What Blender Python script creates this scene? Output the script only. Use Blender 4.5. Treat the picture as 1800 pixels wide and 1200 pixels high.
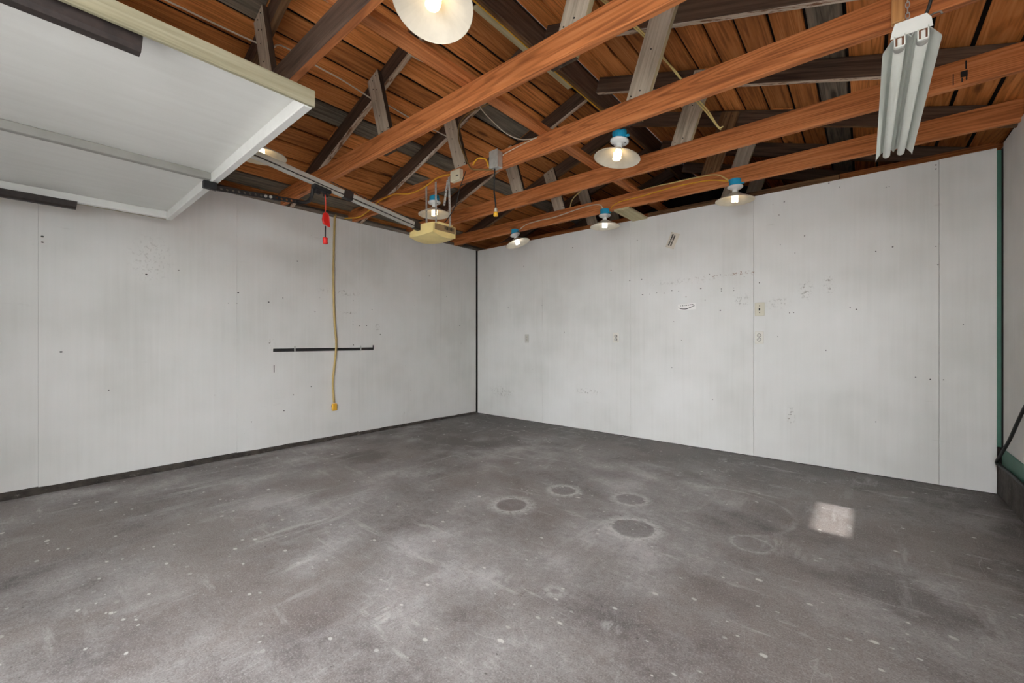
import bpy, bmesh, math, random
from mathutils import Vector, Matrix
random.seed(7)
for o in list(bpy.data.objects): bpy.data.objects.remove(o)
scene = bpy.context.scene
COL = scene.collection
# ------------------------------------------------------------------ camera
cam_d = bpy.data.cameras.new('camera'); cam = bpy.data.objects.new('camera', cam_d); COL.objects.link(cam)
cam_d.sensor_fit = 'HORIZONTAL'; cam_d.sensor_width = 36.0
cam_d.lens = 36.0*731.8/1800.0
cam_d.shift_y = -0.86/1800.0
cam_d.clip_start = 0.02; cam_d.clip_end = 200
cam.location = (4.45, -4.442, 1.0794)
cam.rotation_euler = (math.radians(90), 0, 0.70238)
scene.camera = cam
# ------------------------------------------------------------------ sky, sun, exposure
w = bpy.data.worlds.new('sky'); scene.world = w; w.use_nodes = True
w.node_tree.nodes['Background'].inputs[0].default_value = (0.93, 0.965, 1.0, 1)
w.node_tree.nodes['Background'].inputs[1].default_value = 4.2
sun_d = bpy.data.lights.new('sun', 'SUN'); sun_d.energy = 1.6; sun_d.angle = math.radians(1.8); sun_d.color = (1, 0.98, 0.95)
sun = bpy.data.objects.new('sun', sun_d); COL.objects.link(sun); sun.location = (12, -1, 12)
sun.rotation_euler = (0, math.radians(30), 0)          # shines from +X, 60 degrees high
scene.cycles.max_bounces = 7; scene.cycles.glossy_bounces = 2; scene.cycles.transmission_bounces = 2; scene.cycles.caustics_reflective = False; scene.cycles.caustics_refractive = False
vs = scene.view_settings
vs.view_transform = 'Standard'; vs.look = 'None'; vs.exposure = 2.06; vs.gamma = 1.0; vs.use_curve_mapping = False

# ------------------------------------------------------------------ helpers
def S(r, g, b):
    f = lambda c: (c/255/12.92) if c/255 <= 0.04045 else ((c/255+0.055)/1.055)**2.4
    return (f(r), f(g), f(b), 1.0)

class NT:
    """small node-building helper"""
    def __init__(s, name):
        s.m = bpy.data.materials.new(name); s.m.use_nodes = True
        s.t = s.m.node_tree; s.n = s.t.nodes; s.l = s.t.links
        s.b = s.n['Principled BSDF']
    def new(s, t, **kw):
        n = s.n.new(t)
        for k, v in kw.items(): setattr(n, k, v)
        return n
    def put(s, sock, v):
        if v is None: return
        if isinstance(v, bpy.types.NodeSocket): s.l.new(v, sock)
        else: sock.default_value = v
    def math(s, op, a, b=None, clamp=False):
        n = s.new('ShaderNodeMath', operation=op, use_clamp=clamp)
        s.put(n.inputs[0], a); s.put(n.inputs[1], b); return n.outputs[0]
    def vmath(s, op, a, b=None):
        n = s.new('ShaderNodeVectorMath', operation=op)
        s.put(n.inputs[0], a); s.put(n.inputs[1], b)
        return n.outputs['Value'] if op in ('LENGTH', 'DISTANCE', 'DOT_PRODUCT') else n.outputs[0]
    def noise(s, vec, scale, detail=5, rough=0.55, dist=0.0):
        n = s.new('ShaderNodeTexNoise'); s.put(n.inputs['Vector'], vec)
        n.inputs['Scale'].default_value = scale; n.inputs['Detail'].default_value = detail
        n.inputs['Roughness'].default_value = rough; n.inputs['Distortion'].default_value = dist
        return n.outputs['Fac']
    def voro(s, vec, scale):
        n = s.new('ShaderNodeTexVoronoi'); s.put(n.inputs['Vector'], vec); n.inputs['Scale'].default_value = scale
        return n.outputs['Distance'], n.outputs['Color']
    def ss(s, v, a, b, lo=0.0, hi=1.0):
        n = s.new('ShaderNodeMapRange', interpolation_type='SMOOTHSTEP'); s.put(n.inputs[0], v)
        n.inputs[1].default_value = a; n.inputs[2].default_value = b
        n.inputs[3].default_value = lo; n.inputs[4].default_value = hi
        return n.outputs[0]
    def mix(s, f, a, b, mode='MIX'):
        n = s.new('ShaderNodeMix', data_type='RGBA', blend_type=mode)
        s.put(n.inputs['Factor'], f); s.put(n.inputs['A'], a); s.put(n.inputs['B'], b)
        return n.outputs['Result']
    def ramp(s, f, stops):
        n = s.new('ShaderNodeValToRGB'); s.put(n.inputs[0], f); e = n.color_ramp.elements
        while len(e) > 1: e.remove(e[-1])
        e[0].position = stops[0][0]; e[0].color = stops[0][1]
        for p, c in stops[1:]:
            k = e.new(p); k.color = c
        return n.outputs[0]
    def mapv(s, vec, scale=(1,1,1), loc=(0,0,0), rot=(0,0,0)):
        n = s.new('ShaderNodeMapping'); s.put(n.inputs[0], vec)
        n.inputs[1].default_value = loc; n.inputs[2].default_value = rot; n.inputs[3].default_value = scale
        return n.outputs[0]
    def pos(s): return s.new('ShaderNodeNewGeometry').outputs['Position']
    def obj(s): return s.new('ShaderNodeTexCoord').outputs['Object']
    def rnd(s): return s.new('ShaderNodeObjectInfo').outputs['Random']
    def bump(s, h, strength=0.2, dist=0.01):
        n = s.new('ShaderNodeBump'); n.inputs['Strength'].default_value = strength; n.inputs['Distance'].default_value = dist
        s.put(n.inputs['Height'], h); s.l.new(n.outputs[0], s.b.inputs['Normal'])
    def out(s, col=None, rough=None, metal=None, spec=None):
        s.put(s.b.inputs['Base Color'], col); s.put(s.b.inputs['Roughness'], rough)
        s.put(s.b.inputs['Metallic'], metal)
        if spec is not None: s.b.inputs['Specular IOR Level'].default_value = spec
        return s.m

def wood(name, dark, mid, light, var=0.35, rough=0.75, ring=0.5, knots=True, fleck=None, wide=0.16):
    k = NT(name)
    off = k.vmath('SCALE', (17.3, 9.1, 5.7)); off.node.inputs['Scale'].default_value = 1.0
    k.put(off.node.inputs['Scale'], k.math('MULTIPLY', k.rnd(), 9.0))
    v = k.vmath('ADD', k.obj(), off)
    g1 = k.noise(k.mapv(v, (2.2, 42, 42)), 1.0, 4, 0.6, 0.4)
    lo = k.noise(k.mapv(v, (0.32, 7.5, 7.5)), 1.0, 2, 0.45, 0.25)
    rg = k.math('SINE', k.math('MULTIPLY', lo, 120.0))
    rg = k.ss(rg, -0.3, 1.0)
    big = k.noise(k.mapv(v, (0.6, 2, 2)), 1.0, 3)
    f = k.math('ADD', k.math('MULTIPLY', g1, 0.62), k.math('MULTIPLY', big, 0.42))
    f = k.math('SUBTRACT', f, k.math('MULTIPLY', rg, 0.16*ring))
    c = k.ramp(f, [(0.5-wide, dark), (0.5, mid), (0.5+wide, light)])
    if knots:
        d, cc = k.voro(k.mapv(v, (1.25, 5.5, 5.5)), 1.0)
        d2 = k.math('ADD', d, k.math('MULTIPLY', k.math('SUBTRACT', g1, 0.5), 0.12))
        c = k.mix(k.math('MULTIPLY', k.ss(d2, 0.17, 0.07), 0.85), c, (dark[0]*.45, dark[1]*.42, dark[2]*.4, 1))
    if fleck:
        c = k.mix(k.ss(k.noise(k.mapv(v, (9, 45, 45)), 1.0, 5, 0.7), 0.5, 0.62), c, fleck)
    val = k.math('ADD', k.math('MULTIPLY', k.rnd(), var), 1.0-var/2)
    c = k.mix(1.0, c, None, 'MULTIPLY'); mx = c.node
    cmb = k.new('ShaderNodeCombineColor')
    for i in range(3): k.put(cmb.inputs[i], val)
    k.put(mx.inputs['B'], cmb.outputs[0])
    k.bump(g1, 0.35, 0.004)
    return k.out(c, rough, spec=0.3)

def paint(name, col, rough=0.6, var=0.06, scale=8.0, metal=0.0, bump=0.05):
    k = NT(name)
    n = k.noise(k.obj(), scale, 5)
    c = k.mix(k.ss(n, 0.3, 0.7), (col[0]*(1-var), col[1]*(1-var), col[2]*(1-var), 1), (min(1, col[0]*(1+var)), min(1, col[1]*(1+var)), min(1, col[2]*(1+var)), 1))
    if bump: k.bump(n, bump, 0.003)
    return k.out(c, rough, metal)

M = {}
M['joist'] = wood('orange_fir', S(146, 86, 48), S(198, 122, 70), S(218, 148, 96), 0.14, 0.68, 0.8, wide=0.21)
M['deck'] = wood('brown_sheathing', S(138, 80, 40), S(204, 126, 66), S(228, 158, 96), 0.6, 0.75, 0.7, wide=0.24)
M['deckgrey'] = wood('weathered_sheathing', S(84, 76, 66), S(122, 112, 98), S(150, 136, 118), 0.35, 0.85, 0.5)
M['rafter'] = wood('dark_rafter', S(62, 48, 40), S(92, 74, 62), S(116, 94, 78), 0.25, 0.8, 0.3, False)
M['rafter_edge'] = wood('whitewashed_edge', S(164, 134, 108), S(204, 182, 158), S(232, 220, 204), 0.2, 0.85, 0.2, False, S(130, 92, 68))
M['tie'] = wood('grey_tie', S(156, 144, 126), S(194, 182, 162), S(214, 204, 186), 0.12, 0.85, 0.3, False)
M['tie_shade_edge'] = wood('shaded_tie_edge', S(52, 42, 34), S(72, 60, 50), S(92, 78, 66), 0.2, 0.85, 0.3, False)  # side shade of the ties painted in as a dark edge
M['tie_pale'] = wood('pale_wood_lit_edge', S(176, 164, 128), S(196, 184, 146), S(206, 196, 162), 0.1, 0.85, 0.3, False)  # lit right edges of ties painted pale; also plain pale boards
M['brownplate'] = wood('brown_plate', S(70, 50, 32), S(110, 80, 54), S(140, 108, 76), 0.3, 0.8, 0.5)
M['greyplate'] = wood('grey_plate', S(86, 78, 70), S(120, 112, 102), S(146, 138, 126), 0.3, 0.85, 0.4, False)
M['freshblock'] = wood('fresh_pine', S(190, 132, 78), S(214, 158, 100), S(226, 176, 122), 0.1, 0.7, 0.7)
M['tantrim'] = wood('tan_trim', S(112, 106, 84), S(142, 136, 112), S(158, 152, 130), 0.1, 0.8, 0.25, True)
M['underlay'] = paint('roof_underlay_black', S(26, 22, 20), 0.95)
M['void'] = paint('void_shade', S(30, 26, 24), 0.95)  # near-black colour paints in the shade of wall gaps and the rear space
M['steel'] = paint('galvanised_steel', S(190, 190, 184), 0.45, 0.1, 30, 0.35)
M['rail'] = paint('rail_steel', S(186, 184, 174), 0.45, 0.06, 20, 0.35)
M['black'] = paint('black_metal', S(26, 26, 27), 0.5)
M['rusty'] = paint('rusty_dark_steel', S(40, 31, 28), 0.6, 0.4, 30)
M['blue'] = paint('blue_plastic', S(28, 150, 190), 0.45, 0.04)
M['porcelain'] = paint('white_porcelain', S(226, 228, 226), 0.3, 0.02)
M['shade'] = paint('enamelled_shade', S(206, 198, 182), 0.45, 0.06, 14)
M['shade_out'] = paint('tarnished_shade', S(150, 142, 128), 0.5, 0.15, 14)
M['motor'] = paint('yellowed_plastic', S(240, 216, 146), 0.5, 0.05, 12)
M['motorlens'] = paint('brown_lens', S(150, 124, 88), 0.35, 0.12, 12)
M['cream'] = paint('cream_plastic', S(220, 212, 184), 0.5, 0.03)
M['ycord'] = paint('yellow_cord', S(236, 180, 48), 0.5, 0.06, 30)
M['tancord'] = paint('tan_cord', S(192, 166, 104), 0.55, 0.15, 8)
M['paleyellow'] = paint('pale_cable', S(222, 200, 130), 0.5, 0.08)
M['whitecable'] = paint('white_cable', S(214, 204, 184), 0.5, 0.06)
M['darkcable'] = paint('dark_cable', S(30, 29, 28), 0.55)
M['browncable'] = paint('brown_cable', S(142, 112, 66), 0.6)
M['red'] = paint('red_plastic', S(206, 30, 24), 0.4, 0.06)
M['redcord'] = paint('red_cord', S(196, 60, 40), 0.6)
M['tube'] = paint('fluorescent_tube', S(232, 234, 226), 0.3, 0.02)
M['fixture'] = paint('white_enamel', S(236, 239, 232), 0.4, 0.02)
M['green'] = paint('green_paint', S(64, 112, 94), 0.55, 0.08)
M['outlet'] = paint('outlet_plastic', S(222, 218, 208), 0.4, 0.02)
M['almond'] = paint('almond_plastic', S(206, 200, 180), 0.45, 0.02)
M['slot'] = paint('slot_dark', S(50, 46, 42), 0.7)
M['ink'] = paint('black_ink', S(24, 22, 20), 0.7)
M['sticker'] = paint('white_sticker', S(238, 236, 232), 0.5, 0.02)
M['plate'] = paint('plate_white', S(214, 206, 190), 0.45, 0.03)
M['connector'] = paint('yellow_connector', S(232, 178, 52), 0.45)
M['clear'] = paint('grey_connector_end', S(176, 168, 150), 0.4)
M['copper'] = paint('brown_contact', S(110, 66, 36), 0.5)

def emit(name, col, strength):
    k = NT(name); e = k.new('ShaderNodeEmission'); e.inputs[0].default_value = col; e.inputs[1].default_value = strength
    k.l.new(e.outputs[0], k.n['Material Output'].inputs[0]); return k.m
M['bulb_warm'] = emit('bulb_glow_warm', (1.0, 0.74, 0.40, 1), 1.0)
M['bulb_cool'] = emit('bulb_glow_cool', (1.0, 0.95, 0.88, 1), 1.3)

def wall_paint(name, axis, scuffs=(), rust=()):
    """white painted plywood: faint vertical grain, scuffs and worn marks with their own places"""
    k = NT(name); p = k.pos()
    gsc = (60, 34, 1.2) if axis == 'X' else (34, 60, 1.2)
    grain = k.noise(k.mapv(p, gsc), 1.0, 2, 0.6)
    big = k.noise(p, 1.1, 3, 0.6)
    c = k.ramp(k.math('ADD', k.math('MULTIPLY', grain, 0.16), k.math('MULTIPLY', big, 0.84)),
               [(0.36, S(210, 209, 204)), (0.5, S(221, 220, 216)), (0.66, S(228, 227, 224))])
    fine = k.noise(p, 34.0, 4, 0.75)
    hs = k.noise(k.mapv(p, (3, 3, 26) ), 1.0, 4, 0.75)
    area = k.ss(k.noise(p, 1.7, 2), 0.5, 0.68)
    c = k.mix(k.math('MULTIPLY', k.math('MULTIPLY', k.ss(hs, 0.63, 0.75), area), 0.35), c, S(148, 140, 128))
    d, cc = k.voro(p, 6.5)
    sp = k.math('MULTIPLY', k.ss(d, 0.035, 0.02), k.ss(k.vmath('DOT_PRODUCT', cc, (1, 0, 0)), 0.72, 0.8))
    c = k.mix(k.math('MULTIPLY', sp, 0.55), c, S(110, 104, 96))
    for lst, col in ((scuffs, S(132, 126, 116)), (rust, S(128, 84, 48))):
        for (a, z, ra, rz, st, sk) in lst:
            cen = (0, a, z) if axis == 'X' else (a, 0, z)
            r = (1.0, 1/ra, 1/rz) if axis == 'X' else (1/ra, 1.0, 1/rz)
            q = k.vmath('MULTIPLY', k.vmath('SUBTRACT', p, cen), r)
            q = k.vmath('MULTIPLY', q, (0, 1, 1) if axis == 'X' else (1, 0, 1))
            m = k.ss(k.vmath('LENGTH', q), 1.0, 0.3)
            c = k.mix(k.math('MULTIPLY', k.math('MULTIPLY', m, k.ss(fine, 0.53, 0.62)), st), c, col)
    k.bump(grain, 0.08, 0.003)
    return k.out(c, 0.62, spec=0.3)

M['wallL'] = wall_paint('left_wall_paint', 'X',
    [(-2.15, 1.62, .35, .05, .5, 0), (-2.05, 1.40, .12, .02, .9, 0), (-1.68, 1.25, .04, .06, .8, 0), (-3.75, 1.75, .18, .25, .3, 0),
     (-2.85, 1.05, .05, .07, .9, 0)])
M['wallB'] = wall_paint('back_wall_paint', 'Y',
    [(4.06, 1.52, .07, .11, .8, 0), (4.22, 1.56, .06, .10, .75, 0), (3.95, .42, .04, .11, .8, 0), (.5, .36, .28, .10, .6, 0),
     (3.05, 1.70, .55, .05, .3, 0), (3.55, 1.47, .1, .08, .6, 0), (3.85, 1.42, .12, .07, .5, 0), (1.9, .47, .25, .05, .5, 0)],
    [(3.55, 1.73, .12, .025, .9, 0), (3.35, 1.72, .35, .015, .45, 0), (3.66, 1.71, .03, .03, .9, 0)])
M['wallR'] = wall_paint('right_wall_paint', 'X')
def door_paint():
    k = NT('door_white_paint'); p = k.pos()
    n = k.noise(k.mapv(p, (20, 2, 20)), 1.0, 5, 0.65); b = k.noise(p, 1.4, 3)
    c = k.ramp(k.math('ADD', k.math('MULTIPLY', n, .4), k.math('MULTIPLY', b, .6)), [(0.3, S(214, 213, 208)), (0.7, S(230, 230, 226))])
    hs = k.noise(k.mapv(p, (34, 4, 20)), 1.0, 6, 0.75)
    c = k.mix(k.math('MULTIPLY', k.ss(hs, 0.68, 0.76), 0.6), c, S(120, 114, 104))
    k.bump(n, 0.15, 0.004)
    return k.out(c, 0.55)
M['door'] = door_paint()
M['ribgrey'] = paint('mid_rib_grey', S(152, 150, 144), 0.6, 0.08, 6)  # mid rib is a darker grey than the rest of the door

def floor_mat():
    k = NT('stained_concrete'); p = k.pos()
    n1 = k.noise(p, 0.8, 4, 0.62); n2 = k.noise(p, 3.1, 5, 0.65); n3 = k.noise(p, 38, 3, 0.7)
    f = k.math('ADD', k.math('ADD', k.math('MULTIPLY', n1, .45), k.math('MULTIPLY', n2, .38)), k.math('MULTIPLY', n3, .17))
    c = k.ramp(f, [(0.38, S(82, 77, 75)), (0.46, S(122, 116, 114)), (0.54, S(148, 144, 142)), (0.62, S(178, 175, 174))])
    # worn reddish-brown areas
    c = k.mix(k.math('MULTIPLY', k.ss(k.noise(k.vmath('ADD', p, (5, 3, 0)), 0.9, 4, .65), 0.46, 0.6), 0.5), c, S(120, 109, 103))
    # bluish worn lane by the door
    sx = k.new('ShaderNodeSeparateXYZ'); k.put(sx.inputs[0], p); X, Y = sx.outputs[0], sx.outputs[1]
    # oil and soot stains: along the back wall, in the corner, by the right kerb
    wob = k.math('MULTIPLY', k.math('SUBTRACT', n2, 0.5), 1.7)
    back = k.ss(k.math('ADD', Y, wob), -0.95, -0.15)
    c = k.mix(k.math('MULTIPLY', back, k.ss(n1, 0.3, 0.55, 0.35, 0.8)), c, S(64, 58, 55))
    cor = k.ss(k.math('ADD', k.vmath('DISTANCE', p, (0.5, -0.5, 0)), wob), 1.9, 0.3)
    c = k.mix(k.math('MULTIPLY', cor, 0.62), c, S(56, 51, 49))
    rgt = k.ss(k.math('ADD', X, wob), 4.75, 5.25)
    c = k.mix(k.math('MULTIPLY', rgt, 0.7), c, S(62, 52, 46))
    for (cx_, cy_, r_) in ((3.75, -0.72, .55), (3.15, -0.75, .45), (1.2, -1.5, .5), (1.55, -1.1, .4), (0.9, -2.3, .3), (4.55, -2.0, .3)):
        m = k.ss(k.math('ADD', k.vmath('DISTANCE', p, (cx_, cy_, 0)), k.math('MULTIPLY', wob, .45)), r_, r_*0.25)
        c = k.mix(k.math('MULTIPLY', m, 0.5), c, S(70, 63, 59))
    # pale scraped smears
    sm = k.noise(k.mapv(p, (7, 1.1, 1), rot=(0, 0, 0.55)), 1.0, 5, 0.7, 0.4)
    stk = k.noise(k.mapv(p, (30, 5, 1), rot=(0, 0, 0.45)), 1.0, 4, 0.7)
    ar = k.ss(k.noise(k.vmath('ADD', p, (9, 1, 0)), 1.2, 3), 0.45, 0.62)
    c = k.mix(k.math('MULTIPLY', k.math('MULTIPLY', k.ss(sm, 0.53, 0.68), ar), 0.5), c, S(190, 188, 186))
    sm2 = k.noise(k.mapv(p, (1.6, 9, 1), rot=(0, 0, -0.2)), 1.0, 5, 0.75, 0.3)
    c = k.mix(k.math('MULTIPLY', k.math('MULTIPLY', k.ss(sm2, 0.56, 0.7), k.ss(n1, 0.42, 0.55)), 0.5), c, S(196, 194, 190))
    # distinct pale smears; the last paints in lightness where the sun patch falls
    for (cx_, cy_, rx, ry, rot, st) in ((1.95, -3.35, .10, .48, .35, .7), (2.35, -3.55, .06, .2, .2, .8), (3.0, -3.52, .2, .07, .5, .9), (2.12, -1.60, .075, .05, .7, .9),
                                        (4.15, -1.9, .28, .12, .3, .35), (1.45, -3.2, .08, .3, .5, .5), (3.72, -3.0, .05, .04, 0, .8), (4.1, -1.82, .14, .09, .6, .45),
                                        (3.15, -3.05, .3, .12, .9, .35), (2.85, -3.95, .12, .10, .2, .5), (4.35, -1.25, .16, .28, .1, .18)):
        q = k.mapv(k.vmath('SUBTRACT', p, (cx_, cy_, 0)), (1/rx, 1/ry, 0), rot=(0, 0, rot))
        m = k.ss(k.math('ADD', k.vmath('LENGTH', q), k.math('MULTIPLY', wob, .5)), 1.0, 0.2)
        sk = stk
        c = k.mix(k.math('MULTIPLY', k.math('MULTIPLY', m, k.ss(sk, 0.42, 0.62)), st*.75), c, S(196, 195, 192))
    # round tin marks: pale dust around a clean disc
    for (cx_, cy_, r_, fa, rs) in ((2.79, -1.91, .085, .07, 1), (2.675, -2.35, .10, .10, .9), (3.23, -1.75, .095, .06, .75), (3.43, -2.16, .115, .09, 1), (3.99, -1.93, .09, .025, .5), (3.43, -2.95, .02, .05, .6)):
        d = k.vmath('DISTANCE', p, (cx_, cy_, 0)); d = k.math('ADD', d, k.math('MULTIPLY', k.math('SUBTRACT', n2, .5), .05))
        ring = k.math('MULTIPLY', k.ss(d, r_-.006, r_+.006), k.ss(d, r_+fa, r_))
        ring = k.math('MULTIPLY', ring, k.ss(n3, 0.25, 0.6))
        c = k.mix(k.math('MULTIPLY', k.ss(d, r_, r_-.02), .35*rs), c, S(96, 91, 89))
        c = k.mix(k.math('MULTIPLY', ring, 0.82*rs), c, S(202, 201, 199))
    # big faint arc
    d = k.vmath('DISTANCE', p, (3.75, -1.5, 0))
    arc = k.math('MULTIPLY', k.ss(d, .37, .385), k.ss(d, .41, .39))
    c = k.mix(k.math('MULTIPLY', k.math('MULTIPLY', arc, k.ss(n2, .4, .6)), .4), c, S(196, 194, 190))
    # thin scratches
    for sc, rot, w_ in (((1.1, 3.4, 1), .5, .0045), ((3.0, .8, 1), .9, .004), ((2.0, 2.2, 1), .1, .0035)):
        nn = k.noise(k.mapv(p, sc, rot=(0, 0, rot)), 1.6, 2, .55, .6)
        ln = k.ss(k.math('ABSOLUTE', k.math('SUBTRACT', nn, .5)), w_, w_*.3)
        ln = k.math('MULTIPLY', ln, k.ss(n2 if sc[0] > 2 else n1, .5, .6))
        c = k.mix(k.math('MULTIPLY', ln, .26), c, S(192, 190, 186))
    n4 = k.noise(p, 150, 1, .8); ma = k.noise(k.vmath('ADD', p, (4, 0, 0)), 1.15, 2); mb_ = k.noise(k.vmath('ADD', p, (17, 0, 0)), 1.8, 2)
    c = k.mix(k.math('MULTIPLY', k.ss(n4, .54, .68), .3), c, S(182, 179, 176))
    c = k.mix(k.math('MULTIPLY', k.ss(n4, .46, .32), .32), c, S(70, 65, 62))
    # paint drips, white and dark
    for sc, th, cut, col, st in ((4.0, .06, .6, S(212, 210, 204), .8), (9.0, .12, .5, S(210, 208, 203), .85), (17.0, .17, .55, S(204, 202, 197), .75), (8.0, .05, .75, S(40, 36, 34), .8), (26, .12, .75, S(52, 46, 43), .6)):
        d, cc = k.voro(k.mapv(p, (1.0, 1.5, 1), loc=(sc, sc*.3, 0), rot=(0, 0, sc*.21)), sc)
        d = k.math('ADD', d, k.math('MULTIPLY', k.math('SUBTRACT', n3, .5), th*2.2))
        d = k.math('DIVIDE', d, k.math('ADD', k.math('MULTIPLY', k.vmath('DOT_PRODUCT', cc, (0, 1, 0)), 1.25), .2))
        m = k.math('MULTIPLY', k.ss(d, th, th*.6), k.ss(k.vmath('DOT_PRODUCT', cc, (1, 0, 0)), cut, cut+.05))
        m = k.math('MULTIPLY', m, k.ss(ma if sc < 10 else mb_, 0.42, 0.56))
        c = k.mix(k.math('MULTIPLY', m, st), c, col)
    k.bump(n3, 0.14, 0.006)
    r = k.math('ADD', k.math('MULTIPLY', n2, .3), .38)
    return k.out(c, r, spec=0.45)
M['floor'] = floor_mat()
def curb_mat(name, c1, c2, c3):
    k = NT(name); p = k.pos()
    n = k.noise(p, 9, 8, .7); s = k.noise(k.mapv(p, (14, 14, 40)), 1, 6, .7)
    c = k.ramp(n, [(.35, c1), (.6, c2)]); c = k.mix(k.ss(s, .6, .7), c, c3)
    k.bump(n, .6, .02); return k.out(c, .85)
M['curb'] = curb_mat('sooty_curb', S(34, 30, 27), S(74, 68, 62), S(126, 120, 112))
M['curbR'] = curb_mat('sooty_kerb_right', S(44, 39, 35), S(84, 78, 72), S(110, 104, 96))
M['drive'] = curb_mat('driveway_concrete', S(196, 195, 192), S(206, 205, 202), S(212, 211, 209))
M['fence'] = curb_mat('added_wall_grey', S(128, 126, 122), S(140, 138, 134), S(150, 148, 145))
M['siding'] = paint('exterior_siding', S(206, 204, 198), 0.7)
def glass_mat():
    k = NT('window_glass'); t = k.new('ShaderNodeBsdfTransparent'); g = k.new('ShaderNodeBsdfGlossy'); g.inputs['Roughness'].default_value = .02
    mx = k.new('ShaderNodeMixShader'); mx.inputs[0].default_value = .08; k.l.new(t.outputs[0], mx.inputs[1]); k.l.new(g.outputs[0], mx.inputs[2])
    k.l.new(mx.outputs[0], k.n['Material Output'].inputs[0]); return k.m
M['glass'] = glass_mat()

# ---- mesh helpers
def link(name, me, mats, parent=None, mw=None):
    o = bpy.data.objects.new(name, me); COL.objects.link(o)
    if not isinstance(mats, (list, tuple)): mats = [mats]
    if len(me.materials) == 0:
        for m in mats: me.materials.append(M[m])
    if parent is not None: o.parent = parent
    if mw is not None:
        o.matrix_world = mw if parent is None else mw
        if parent is not None:
            pw = wm(parent); o.matrix_basis = pw.inverted() @ mw
    return o
def wm(o):
    m = o.matrix_basis.copy()
    p = o.parent
    while p is not None: m = p.matrix_basis @ m; p = p.parent
    return m
def thing(name, label, cat, loc=(0, 0, 0), group=None):
    o = bpy.data.objects.new(name, None); COL.objects.link(o); o.matrix_basis = Matrix.Translation(loc)
    o.empty_display_size = .05; o['label'] = label; o['category'] = cat
    if group: o['group'] = group
    return o
def structure(name, label, loc=(0, 0, 0)):
    o = bpy.data.objects.new(name, None); COL.objects.link(o); o.matrix_basis = Matrix.Translation(loc)
    o['kind'] = 'structure'; o['label'] = label; o['category'] = name.split('_')[0]; return o
def tag(o, label, cat, group=None, kind=None):
    o['label'] = label; o['category'] = cat
    if group: o['group'] = group
    if kind: o['kind'] = kind
    return o
def frame(origin, xd, up):
    x = Vector(xd).normalized(); z = Vector(up); z = (z - x*z.dot(x)).normalized(); y = z.cross(x)
    m = Matrix((x, y, z)).transposed().to_4x4(); m.translation = Vector(origin); return m
def bm_mesh(name, bm, smooth=False):
    bmesh.ops.recalc_face_normals(bm, faces=bm.faces)
    me = bpy.data.meshes.new(name); bm.to_mesh(me); bm.free()
    if smooth:
        for p in me.polygons: p.use_smooth = True
    return me
def bm_box(bm, lo, hi, bevel=0.0):
    r = bmesh.ops.create_cube(bm, size=1.0)
    for v in r['verts']:
        v.co = Vector([lo[i] + (v.co[i]+.5)*(hi[i]-lo[i]) for i in range(3)])
    if bevel:
        es = list({e for v in r['verts'] for e in v.link_edges})
        bmesh.ops.bevel(bm, geom=es, offset=bevel, segments=1, affect='EDGES', profile=.5)
def box(name, lo, hi, mat, parent=None, bevel=0.003):
    """axis-aligned box in world space, origin at its own centre"""
    lo, hi = Vector(lo), Vector(hi); c = (lo+hi)/2; d = (hi-lo)/2
    bm = bmesh.new(); bm_box(bm, -d, d, min(bevel, min(d)*.6))
    return link(name, bm_mesh(name, bm), mat, parent, Matrix.Translation(c))
_bc = {}
def beam(name, a, b, wdt, hgt, mats, parent=None, up=(0, 0, 1), bevel=0.004, under=False):
    """board from a to b; local X runs along the grain; under=True gives the lower face the second material"""
    a, b = Vector(a), Vector(b); L = (b-a).length
    key = (round(L, 3), wdt, hgt, str(mats), bevel, under)
    if key not in _bc:
        bm = bmesh.new(); bm_box(bm, (-L/2, -wdt/2, -hgt/2), (L/2, wdt/2, hgt/2), bevel)
        bmesh.ops.recalc_face_normals(bm, faces=bm.faces)
        if under:
            for f in bm.faces:
                if f.normal.z < -.9: f.material_index = 1
        _bc[key] = bm_mesh(name, bm)
    return link(name, _bc[key], mats, parent, frame((a+b)/2, b-a, up))
def prism(name, poly, y0, y1, mats, parent=None, xd=None, facemat=None):
    """polygon in the XZ plane extruded from y0 to y1; local X along xd"""
    n = len(poly); c = Vector((sum(p[0] for p in poly)/n, (y0+y1)/2, sum(p[1] for p in poly)/n))
    mw = frame(c, xd or (1, 0, 0), (0, -1, 0) if xd else (0, 0, 1)); inv = mw.inverted()
    bm = bmesh.new()
    v0 = [bm.verts.new(inv @ Vector((p[0], y0, p[1]))) for p in poly]
    v1 = [bm.verts.new(inv @ Vector((p[0], y1, p[1]))) for p in poly]
    bm.faces.new(v0); bm.faces.new(v1[::-1]); fs = []
    for i in range(n):
        fs.append(bm.faces.new((v0[i], v1[i], v1[(i+1) % n], v0[(i+1) % n])))
    if facemat:
        for i, m in facemat.items(): fs[i].material_index = m
    return link(name, bm_mesh(name, bm), mats, parent, mw)
def smooth_path(pts, n=6):
    P = [Vector(p) for p in pts]
    if len(P) < 3: return P
    Q = [P[0]*2-P[1]] + P + [P[-1]*2-P[-2]]; out = []
    for i in range(1, len(Q)-2):
        for j in range(n):
            t = j/n; a, b, c, d = Q[i-1], Q[i], Q[i+1], Q[i+2]
            out.append(.5*((2*b)+(c-a)*t+(2*a-5*b+4*c-d)*t*t+(3*b-a-3*c+d)*t**3))
    out.append(P[-1]); return out
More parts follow.
